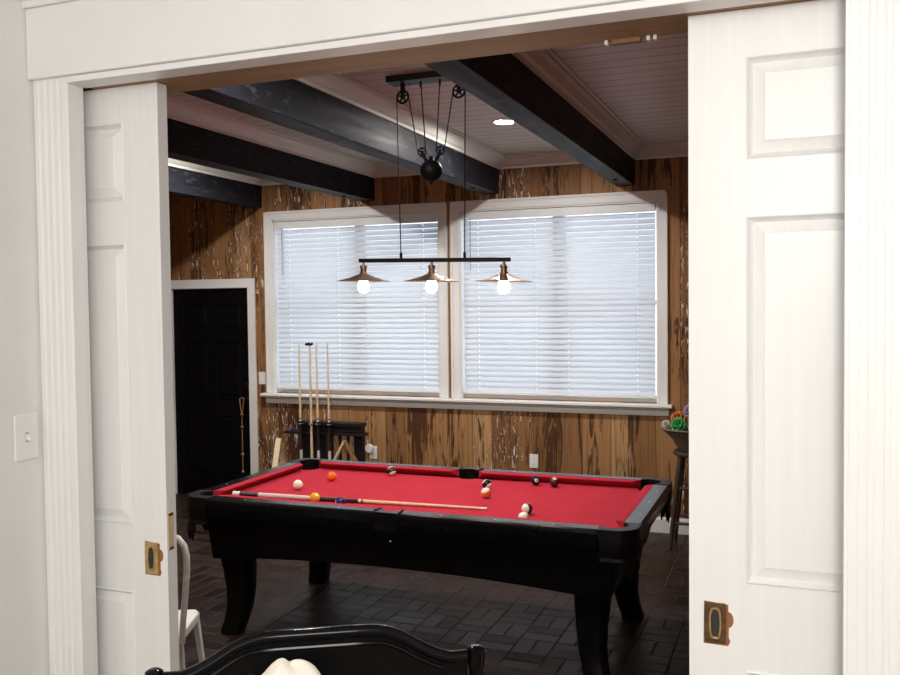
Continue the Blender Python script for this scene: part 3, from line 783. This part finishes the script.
ball('pale ball half hidden by the close rail, before the dark banded ball', -1.278, 4.278, ball_mat('ball_tan', (0.62, 0.33, 0.17), True, spot=False), (50, 10, -20))

# ------------------------------------------------------------------ cues
CUE = [(0.0, 0.0145, 'cue_white'), (0.045, 0.0145, 'cue_dark'), (0.16, 0.0142, 'cue_wrap'), (0.50, 0.0125, 'cue_dark'), (0.76, 0.0105, 'cue_white'), (0.775, 0.0103, 'bronze'), (0.79, 0.0102, 'maple'), (1.445, 0.0064, 'cue_white'), (1.463, 0.0062, 'tip'), (1.475, 0.0060, None)]
NAMES = ['butt_cap', 'butt_sleeve', 'wrap', 'forearm', 'joint_collar', 'joint_ring', 'shaft', 'ferrule', 'tip']
def cue_parts(t, M4, plain=False):
    for i in range(len(CUE) - 1):
        z0, r0, mt = CUE[i]; z1, r1, _ = CUE[i+1]
        if plain and NAMES[i] in ('butt_sleeve', 'forearm'): mt = 'cue_dark'
        m = MB().lathe([(r0, z0), (r1, z1)], (0, 0, 0), 12, M4)
        if NAMES[i] == 'tip': pass
        m.build(NAMES[i], mt, t, smooth=True)
t = thing('pool_cue', 'pool cue lying along the red cloth among the balls', 'pool cue', (-3.062, 4.372, 0.0), 0)
p0 = Vector((0, 0, BED + 0.0165)); p1 = Vector((1.512, 0.128, BED + 0.0085))
q = (p1 - p0).to_track_quat('Z', 'Y').to_matrix().to_4x4()
cue_parts(t, Matrix.Translation(p0) @ q @ Matrix.Diagonal((1.05, 1.05, 1.03, 1)))

# ------------------------------------------------------------------ floor rack with four cues
RX, RY = -3.88, 7.03
rk = thing('cue_rack', 'black floor rack holding upright cues under the window', 'cue rack', (RX, RY, 0))
MB().box((-0.335, -0.15, 0.03), (0.335, 0.13, 0.085)).build('rack_base', 'rack_black', rk, bevel=0.008)
for sx in (-1, 1):
    for sy in (-1, 1): MB().sphere((sx*0.29, sy*0.10, 0.018), 0.018, 12, 8).build('foot', 'rack_black', rk, smooth=True)
MB().box((-0.325, -0.045, 0.790), (0.325, 0.06, 0.828)).box((-0.315, -0.03, 0.74), (0.315, 0.05, 0.790)).build('top_holder', 'rack_black', rk, bevel=0.006)
MB().prism([(-0.445, -0.06), (0.345, -0.06), (0.345, 0.06), (-0.445, 0.06)], 0.715, 0.738).build('accessory_shelf', 'rack_black', rk, bevel=0.004)
for x0, x1 in ((-0.325, -0.055), (0.225, 0.318)):
    MB().box((x0, 0.0, 0.085), (x1, 0.04, 0.715)).build('back_panel', 'rack_black', rk, bevel=0.004)
for x in (0.0, 0.08, 0.16):
    MB().lathe([(0.012, 0.085), (0.018, 0.12), (0.012, 0.16), (0.016, 0.40), (0.012, 0.64), (0.018, 0.68), (0.012, 0.715)], (x, 0.02, 0), 12).build('spindle', 'rack_black', rk, smooth=True)
CX = [-0.258, -0.150, -0.082, 0.030]
CY = -0.080
for x in CX:
    MB().torus((x, CY, 0.812), 0.024, 0.007, 'z', 18, 6).box((x - 0.006, CY + 0.024, 0.806), (x + 0.006, -0.044, 0.818)).build('cue_clip', 'rack_black', rk)
    MB().sphere((x, CY - 0.030, 0.812), 0.009, 10, 8).build('clip_stud', 'chrome', rk)
lab = ['upright cue in the floor rack, the one closest to the black door', 'upright cue beside the bridge stick in the floor rack', 'upright cue at the end of the row nearest the rack middle']
for i, l in zip((0, 2, 3), lab):
    t = thing('pool_cue', l, 'pool cue', (RX + CX[i], RY + CY, 0.087), 0, 'cues standing in the floor rack')
    lean = [-0.006, 0, -0.006, -0.006][i]
    cue_parts(t, Matrix.Rotation(lean, 4, 'Y') @ Matrix.Diagonal((1, 1, 0.985, 1)), True)
t = thing('bridge_stick', 'mechanical bridge stick with a small crosspiece on top, standing in the floor rack', 'bridge stick', (RX + CX[1], RY + CY, 0.087))
MB().lathe([(0.013, 0), (0.012, 0.5), (0.0085, 1.43)], (0, 0, 0), 12, Matrix.Rotation(-0.004, 4, 'Y')).build('shaft', 'maple', t, smooth=True)
MB().prism([(-0.045, 1.43), (-0.036, 1.448), (-0.024, 1.438), (-0.008, 1.452), (0.010, 1.438), (0.026, 1.450), (0.034, 1.432), (0.012, 1.422), (-0.03, 1.422)], -0.008, 0.008, 'y', Matrix.Translation((-0.006, 0, 0))).build('bridge_head', 'iron', t)
# ball triangles hanging on the rack ends
def hang_triangle(name, label, loc, rz, mat2, s=1.0, tip=0.0):
    t = thing(name, label, 'ball triangle', loc, rz)
    def bar(a, b, nm, mat):
        a, b = Vector(a)*s, Vector(b)*s; d = (b - a).normalized(); nn = Vector((-d.z, 0, d.x))*0.011
        MB().prism([((a + nn).x, (a + nn).z), ((b + nn).x, (b + nn).z), ((b - nn).x, (b - nn).z), ((a - nn).x, (a - nn).z)], -0.025, 0.025, 'y').build(nm, mat, t, bevel=0.004)
    bar((0, 0, 0), (-0.150, 0, -0.262), 'triangle_side', 'pale_wood'); bar((0, 0, 0), (0.150, 0, -0.262), 'triangle_side', mat2)
    bar((-0.150, 0, -0.262), (0.150, 0, -0.262), 'triangle_side', 'pale_wood')
    return t
hang_triangle('triangle_rack', 'pale wooden ball triangle hanging at the end of the cue rack nearest the outlet', (-3.645, 6.845, 0.690), 0.10, 'bare_wood')
hang_triangle('triangle_rack', 'pale wooden ball triangle hanging off the cue rack on the side by the black door', (-4.325, 6.875, 0.678), math.radians(106), 'pale_wood', 0.92)
MB().tube([(0.235, -0.05, 0.725), (0.235, -0.13, 0.715), (0.235, -0.13, 0.655), (0.235, -0.235, 0.655)], 0.004, 6).build('hook', 'rack_black', rk)
MB().tube([(-0.43, -0.05, 0.725), (-0.445, -0.10, 0.722), (-0.445, -0.155, 0.712)], 0.004, 6).build('hook', 'rack_black', rk)
o = MB().box((-0.012, -0.012, 0), (0.012, 0.012, 0.024)).lathe([(0.010, 0.024), (0.006, 0.022), (0.0, 0.022)], (0, 0, 0), 10).build('chalk_cube', 'chalk', None, bevel=0.002)
o.location = (RX - 0.40, RY - 0.03, 0.738); tag(o, 'small blue chalk cube on the shelf end of the cue rack', 'chalk')

# ------------------------------------------------------------------ pulley lamp
PX, PY = -1.858, 4.53
lp = thing('pulley_lamp', 'three-shade pulley lamp hanging from the ceiling over the pool table', 'lamp', (PX, PY, 2.0))
def L(x, y, z): return (x, y, z - 2.0)
cn = MB().box(L(-0.240, -0.060, 3.066), L(0.240, 0.060, CZ)).build('canopy_plate', 'canopy_iron', lp, bevel=0.003)
for x in (-0.13, 0.13): MB().lathe([(0.007, -0.006), (0.007, 0.0)], L(x, 0.02, 3.066), 8).build('screw', 'iron', cn)
def wheel(x, z, R, y=0.0, arm_to=None, side=0):
    w = MB().torus(L(x, y, z), R*0.90, R*0.16, 'y', 24, 8).build('pulley_wheel', 'iron', lp, smooth=True)
    s = MB()
    for k in range(5):
        a = 2*PI*k/5 + 0.3
        s.tube([L(x, y, z), L(x + R*0.85*math.cos(a), y, z + R*0.85*math.sin(a))], R*0.13, 6)
    s.build('spoke', 'iron', w)
    MB().lathe([(R*0.30, -0.008), (R*0.30, 0.008)], (0, 0, 0), 12, Matrix.Translation(L(x, y, z)) @ Matrix.Rotation(PI/2, 4, 'X')).build('hub', 'iron', w)
    return w
for s in (-1, 1):
    x = s*0.164
    w = wheel(x, 2.993, 0.037)
    b = MB()
    for dy in (-0.011, 0.011): b.box(L(x - 0.008, dy - 0.002, 2.985), L(x + 0.008, dy + 0.002, 3.066))
    b.build('bracket', 'iron', w)
    wheel(s*0.053, 2.686, 0.025)
    MB().tube([L(s*0.053, 0, 2.682), L(s*0.038, 0, 2.652), L(s*0.022, 0, 2.625)], [0.008, 0.010, 0.012], 8).build('yoke', 'iron', lp)
    # rope: bar up to the pulley, over, down round the small wheel and back up to the canopy
    zb = 2.1005 - s*0.0045
    pts = [L(s*0.187, 0, zb), L(s*0.200, 0, 2.993)]
    pts += [L(x + s*0.036*math.cos(a), 0, 2.993 + 0.036*math.sin(a)) for a in [PI*k/8 for k in range(1, 8)]]
    pts += [L(x - s*0.035, 0, 2.985), L(s*0.076, 0, 2.686)]
    pts += [L(s*0.053 + s*0.024*math.cos(a), 0, 2.686 - 0.024*math.sin(a)) for a in [PI*k/6 for k in range(1, 6)]]
    pts += [L(s*0.031, 0, 2.694), L(s*0.056, 0, 3.066)]
    MB().tube(pts, 0.0032, 6).build('rope', 'bar_iron', lp)
    MB().lathe([(0.008, 0), (0.008, 0.03), (0.004, 0.036)], L(s*0.187, 0, zb + 0.005), 10).build('rope_grip', 'iron', lp)
    MB().lathe([(0.006, -0.03), (0.006, 0.0)], L(s*0.056, 0, 3.066), 10).build('rope_grip', 'iron', lp)
MB().sphere(L(0, 0, 2.580), 0.061, 28, 18).build('counterweight', 'iron', lp, smooth=True)
MB().lathe([(0.020, 0), (0.012, 0.010), (0.010, 0.026), (0.0, 0.03)], L(0, 0, 2.634), 14).build('weight_cap', 'iron', lp, smooth=True)
MB().lathe([(0.004, 0), (0.010, 0.012)], L(0, 0, 2.507), 10).build('weight_finial', 'iron', lp)
roll = Matrix.Rotation(0.0215, 4, 'Y')
R0 = Matrix.Translation(L(0, 0, 2.098)) @ roll
MB().box((-0.444, -0.011, -0.011), (0.444, 0.011, 0.011), R0).build('crossbar', 'bar_iron', lp, bevel=0.002)
for x in (-0.418, -0.004, 0.408):
    A = R0 @ Matrix.Translation((x, 0, -0.011))
    st = MB().lathe([(0.007, 0.0), (0.007, -0.014), (0.019, -0.016), (0.021, -0.030), (0.017, -0.034), (0.017, -0.052), (0.021, -0.055), (0.021, -0.062), (0.028, -0.066), (0.030, -0.072)], (0, 0, 0), 20, A).build('lamp_socket', 'bronze', lp, smooth=True)
    MB().lathe([(0.004, -0.004), (0.004, 0.004)], (0, 0, 0), 8, A @ Matrix.Translation((0.020, -0.006, -0.024)) @ Matrix.Rotation(PI/2, 4, 'Y')).build('switch_key', 'brass', st)
    pr = [(0.026, -0.064), (0.040, -0.070), (0.075, -0.084), (0.115, -0.096), (0.150, -0.103), (0.152, -0.106), (0.148, -0.106), (0.113, -0.0995), (0.073, -0.087), (0.036, -0.073), (0.024, -0.069)]
    MB().lathe(pr, (0, 0, 0), 40, A, cap=False).build('lamp_shade', 'shade', lp, smooth=True)
    MB().lathe([(0.012, -0.074), (0.015, -0.085), (0.024, -0.105), (0.030, -0.126), (0.031, -0.140), (0.026, -0.156), (0.014, -0.166), (0.0, -0.169)], (0, 0, 0), 20, A).build('light_bulb', 'bulb', lp, smooth=True)

# ------------------------------------------------------------------ recessed downlights
for x, y, l in ((-1.872, 5.875, 'glowing round downlight in the ceiling between the lamp and the far wall'), (-4.215, 5.875, 'round downlight tucked behind the beams over the window by the door')):
    t = thing('downlight', l, 'downlight', (x, y, CZ))
    MB().lathe([(0.085, 0.0), (0.085, -0.004), (0.066, -0.010), (0.060, -0.004), (0.060, 0.0)], (0, 0, 0), 28, cap=False).build('trim_ring', 'blind_rail', t, smooth=True)
    MB().lathe([(0.060, -0.003), (0.058, -0.006), (0.0, -0.0062)], (0, 0, 0), 28, cap=False).build('lens', 'downlight', t)

# ------------------------------------------------------------------ bar stool with bowl of ornaments
SX, SY = -0.735, 6.96
st = thing('bar_stool', 'dark wooden bar stool standing behind the pool table by the wall', 'bar stool', (SX, SY, 0))
MB().lathe([(0.0, 0.692), (0.135, 0.694), (0.152, 0.704), (0.156, 0.718), (0.150, 0.732), (0.132, 0.738), (0.0, 0.734)], (0, 0, 0), 32, cap=False).build('seat', 'stool_wood', st, smooth=True)
LT, LB = 0.090, 0.160
legpt = lambda sx, sy, z: (sx*(LB + (LT - LB)*z/0.69), sy*(LB + (LT - LB)*z/0.69), z)
for sx in (-1, 1):
    for sy in (-1, 1):
        MB().tube([legpt(sx, sy, 0), legpt(sx, sy, 0.35), legpt(sx, sy, 0.695)], [0.015, 0.019, 0.021], 10).build('leg', 'stool_wood', st, smooth=True)
for z, sides in ((0.20, 'x'), (0.13, 'y'), (0.46, 'x'), (0.40, 'y')):
    for s in (-1, 1):
        a, b = (legpt(-1, s, z), legpt(1, s, z)) if sides == 'x' else (legpt(s, -1, z), legpt(s, 1, z))
        MB().tube([a, b], 0.0115, 8).build('stretcher', 'stool_wood', st, smooth=True)
o = thing('wicker_bowl', 'brown wicker bowl of ornaments on the bar stool', 'bowl', (SX, SY, 0.7390))
MB().lathe([(0.0, 0.0), (0.11, 0.0), (0.125, 0.02), (0.16, 0.08), (0.21, 0.130), (0.248, 0.165), (0.240, 0.165), (0.20, 0.132), (0.15, 0.086), (0.115, 0.030), (0.10, 0.012), (0.0, 0.010)], (0, 0, 0), 36, cap=False).build('bowl_body', 'wicker', o, smooth=True)
MB().torus((0, 0, 0.165), 0.244, 0.007, 'z', 40, 8).build('bowl_rim', 'wicker', o, smooth=True)
def deco(label, dx, dy, dz, r, mat):
    bm = bmesh.new(); bmesh.ops.create_icosphere(bm, subdivisions=2, radius=r)
    me = bpy.data.meshes.new('woven_ball'); bm.to_mesh(me); bm.free(); me.materials.append(M[mat])
    t = thing('woven_ball', label, 'ornament', (SX + dx, SY + dy, 0.7390 + dz), random.random(), 'woven ornament balls in the bowl')
    s = bpy.data.objects.new('woven_shell', me); C.objects.link(s); s.parent = t
    w = s.modifiers.new('w', 'WIREFRAME'); w.thickness = r*0.24; w.use_even_offset = False
    MB().sphere((0, 0, 0), r*0.86, 16, 10).build('core', 'deco_core', t, smooth=True)
deco('green woven ornament ball at the front of the bowl', -0.105, -0.075, 0.190, 0.056, 'deco_green')
deco('orange woven ornament ball behind the green one in the bowl', -0.120, 0.075, 0.215, 0.060, 'deco_orange')
deco('pale purple woven ornament ball heaped highest in the bowl', -0.025, 0.010, 0.285, 0.052, 'deco_purple')
deco('white woven ornament ball resting at the bowl rim', -0.205, -0.015, 0.186, 0.030, 'deco_white')
deco('orange woven ornament ball beside the green one, next to the pocket door', 0.030, -0.095, 0.180, 0.058, 'deco_orange')
deco('white woven ornament ball deep in the middle of the bowl', 0.085, 0.055, 0.165, 0.062, 'deco_white')

# ------------------------------------------------------------------ white metal cafe chair behind the narrow pocket door
ch = thing('metal_chair', 'white metal cafe chair standing behind the nearly closed-away pocket door', 'chair', (-2.690, 3.205, 0), math.radians(23))
seat = [(-0.155, -0.170), (0.155, -0.170), (0.172, -0.15), (0.178, 0.13), (0.155, 0.165), (-0.155, 0.165), (-0.178, 0.13), (-0.172, -0.15)]
m = MB().prism(seat, 0.405, 0.452)
m.build('seat', 'white_metal', ch, bevel=0.010, seg=3)
for sx in (-1, 1):
    for sy in (-1, 1):
        x0, y0 = sx*0.160, sy*0.145; x1, y1 = sx*0.205, sy*(0.20 if sy < 0 else 0.195)
        w0, w1 = 0.034, 0.020
        ring = lambda x, y, w, z: [Vector((x, y, z)), Vector((x - sx*w, y, z)), Vector((x - sx*w, y - sy*0.006, z)), Vector((x - sx*0.006, y - sy*0.006, z)), Vector((x - sx*0.006, y - sy*w, z)), Vector((x, y - sy*w, z))]
        MB().rings([ring(x1, y1, w1, 0.0), ring(x0 + sx*0.012, y0 + sy*0.012, w0, 0.410)]).build('leg', 'worn_metal' if sy < 0 else 'white_metal', ch)
bk = [(0.176, -0.165, 0.415), (0.184, -0.175, 0.50), (0.199, -0.185, 0.62), (0.211, -0.192, 0.74), (0.212, -0.196, 0.80), (0.203, -0.199, 0.845), (0.180, -0.202, 0.877), (0.145, -0.204, 0.893), (0.07, -0.206, 0.898)]
bk = bk + [(-x, y, z) for x, y, z in bk[::-1]]
MB().tube(bk, 0.0135, 10).build('back_loop', 'white_metal', ch, smooth=True)
MB().prism([(-0.045, 0.45), (0.045, 0.45), (0.055, 0.888), (-0.055, 0.888)], -0.002, 0.002, 'y', Matrix.Translation((0, -0.160, 0)) @ Matrix.Translation((0, 0, 0.45)) @ Matrix.Rotation(math.radians(5.5), 4, 'X') @ Matrix.Translation((0, 0, -0.45))).build('back_splat', 'white_metal', ch)

# ------------------------------------------------------------------ black lacquered chair in the near room, seen from the front
DD = Vector((0.8614, 0.5078, 0)); NN = Vector((0.5078, -0.8614, 0))
ang = math.atan2(0.5078, 0.8614)
bc = thing('dining_chair', 'glossy black chair with a scrolled crest rail in front of the opening', 'chair', (-1.085, 1.285, NF), ang)
# local x runs along the crest (0..0.61), local -y is towards the sitter's front, z from the near floor
def smoothpath(pts, n=6):
    out = []
    for i in range(len(pts) - 1):
        p0 = pts[max(i-1, 0)]; p1 = pts[i]; p2 = pts[i+1]; p3 = pts[min(i+2, len(pts)-1)]
        for k in range(n):
            t = k/n
            out.append(tuple(0.5*((2*b) + (-a + c)*t + (2*a - 5*b + 4*c - d)*t*t + (-a + 3*b - 3*c + d)*t**3) for a, b, c, d in zip(p0, p1, p2, p3)))
    out.append(pts[-1]); return out
half = [(0.022, 0.911), (0.055, 0.911), (0.085, 0.921), (0.118, 0.938), (0.150, 0.957), (0.180, 0.969), (0.215, 0.9725), (0.26, 0.973)]
crest = half + [(0.608 - x, z) for x, z in half[::-1]]
crest = smoothpath(crest, 4)
low = [(0.586, 0.80), (0.45, 0.815), (0.304, 0.82), (0.16, 0.815), (0.022, 0.80)]
m = MB().prism(crest + low, -0.012, 0.012, 'y'); m.build('crest_panel', 'black_lacquer', bc, bevel=0.003)
m = MB().tube([(x, -0.004, z - 0.006) for x, z in crest], 0.0125, 10); m.build('crest_roll', 'black_lacquer', bc, smooth=True)
m = MB().tube([(x, -0.012, z - 0.026) for x, z in crest[6:-6]], 0.0045, 8); m.build('crest_bead', 'black_lacquer', bc, smooth=True)
for x in (0.007, 0.605):
    MB().lathe([(0.016, 0.0), (0.018, 0.3), (0.017, 0.80), (0.013, 0.875), (0.016, 0.885), (0.0175, 0.905), (0.0165, 0.918), (0.010, 0.922), (0.0, 0.922)], (x, 0, 0), 16).build('back_post', 'black_lacquer', bc, smooth=True)
MB().prism([(0.02, 0.0), (0.59, 0.0), (0.62, -0.44), (-0.01, -0.44)], 0.415, 0.45).build('seat', 'black_lacquer', bc, bevel=0.012, seg=3)
for x in (0.02, 0.588):
    MB().lathe([(0.014, 0.0), (0.020, 0.2), (0.022, 0.415)], (x, -0.41, 0), 14).build('leg', 'black_lacquer', bc, smooth=True)
for k in range(5):
    x = 0.10 + 0.102*k
    MB().lathe([(0.009, 0.45), (0.012, 0.62), (0.009, 0.815)], (x, 0, 0), 10).build('spindle', 'black_lacquer', bc, smooth=True)

# cream cloth bundle standing on the chair seat
bc.scale = (0.985, 1, 1)
cu = thing('cloth_bundle', 'cream cloth bundle poking up in front of the glossy black chair back', 'cloth', tuple(Vector((-1.085, 1.285, NF + 0.4515)) + DD*0.262 + NN*0.125), ang)
rr = []
for rad, z in [(0.105, 0.0), (0.112, 0.03), (0.106, 0.15), (0.098, 0.30), (0.086, 0.40), (0.071, 0.452), (0.058, 0.482), (0.046, 0.500), (0.030, 0.511), (0.012, 0.515)]:
    ring = []
    for k in range(40):
        a = 2*PI*k/40; q = rad*(1 + 0.035*math.sin(5*a + 9*z) + 0.02*math.sin(11*a - 14*z)); sk = -0.016*(z/0.515)**3
        ring.append(Vector((q*math.cos(a) + sk, 0.62*q*math.sin(a), z + (0.006*math.cos(3*a) if z > 0.49 else 0.0))))
    rr.append(ring)
MB().rings(rr).build('cloth_fabric', 'cushion_cream', cu, smooth=True, sub=1)

# ------------------------------------------------------------------ camera
cam = bpy.data.cameras.new('camera'); co = bpy.data.objects.new('camera', cam); C.objects.link(co)
cam.sensor_width = 36.0; cam.sensor_fit = 'HORIZONTAL'; cam.lens = 897.33/900.0*36.0; cam.clip_start = 0.05; cam.clip_end = 100
Rm = Matrix(((0.932152,-0.002205,0.362062),(0.361886,0.037405,-0.931472),(-0.011489,0.999298,0.035665)))
co.matrix_world = Matrix.Translation((0, 0, 1.85)) @ Rm.to_4x4()
scene.camera = co

# ------------------------------------------------------------------ light
w = bpy.data.worlds.new('daylight'); scene.world = w; w.use_nodes = True
bg = w.node_tree.nodes['Background']; bg.inputs[0].default_value = (0.78, 0.885, 1.0, 1); bg.inputs[1].default_value = 2.7

def area(name, loc, rot, sx, sy, energy, col, spread=180):
    l = bpy.data.lights.new(name, 'AREA'); l.shape = 'RECTANGLE'; l.size = sx; l.size_y = sy; l.energy = energy; l.color = col
    l.spread = math.radians(spread)
    o = bpy.data.objects.new(name, l); C.objects.link(o); o.location = loc; o.rotation_euler = [math.radians(a) for a in rot]
    return o
for dx, dy in ((-1.872, 3.15), (-4.215, 3.15)):     # unseen ceiling fill pair, added to brighten the pool room's near half
    o = area('added_pool_room_fill', (dx, dy, CZ - 0.006), (0, 0, 0), 0.11, 0.11, 34, (1.0, 0.97, 0.93))
pl = bpy.data.lights.new('added_near_room_fill', 'POINT'); pl.energy = 93; pl.shadow_soft_size = 0.28; pl.color = (1.0, 0.985, 0.955)  # unseen point fill, added to lift the frieze and near walls
plo = bpy.data.objects.new('added_near_room_fill', pl); C.objects.link(plo); plo.location = (0.32, -0.55, 2.38)
area('added_rear_fill', (-0.2, -2.55, 1.75), (90, 0, 0), 2.2, 1.5, 26, (0.96, 0.98, 1.0))  # added fill panel behind the camera; the rear wall has no window

vs = scene.view_settings
scene.display_settings.display_device = 'sRGB'
vs.view_transform = 'Standard'; vs.look = 'None'; vs.exposure = 0.0; vs.gamma = 1.0; vs.use_curve_mapping = False
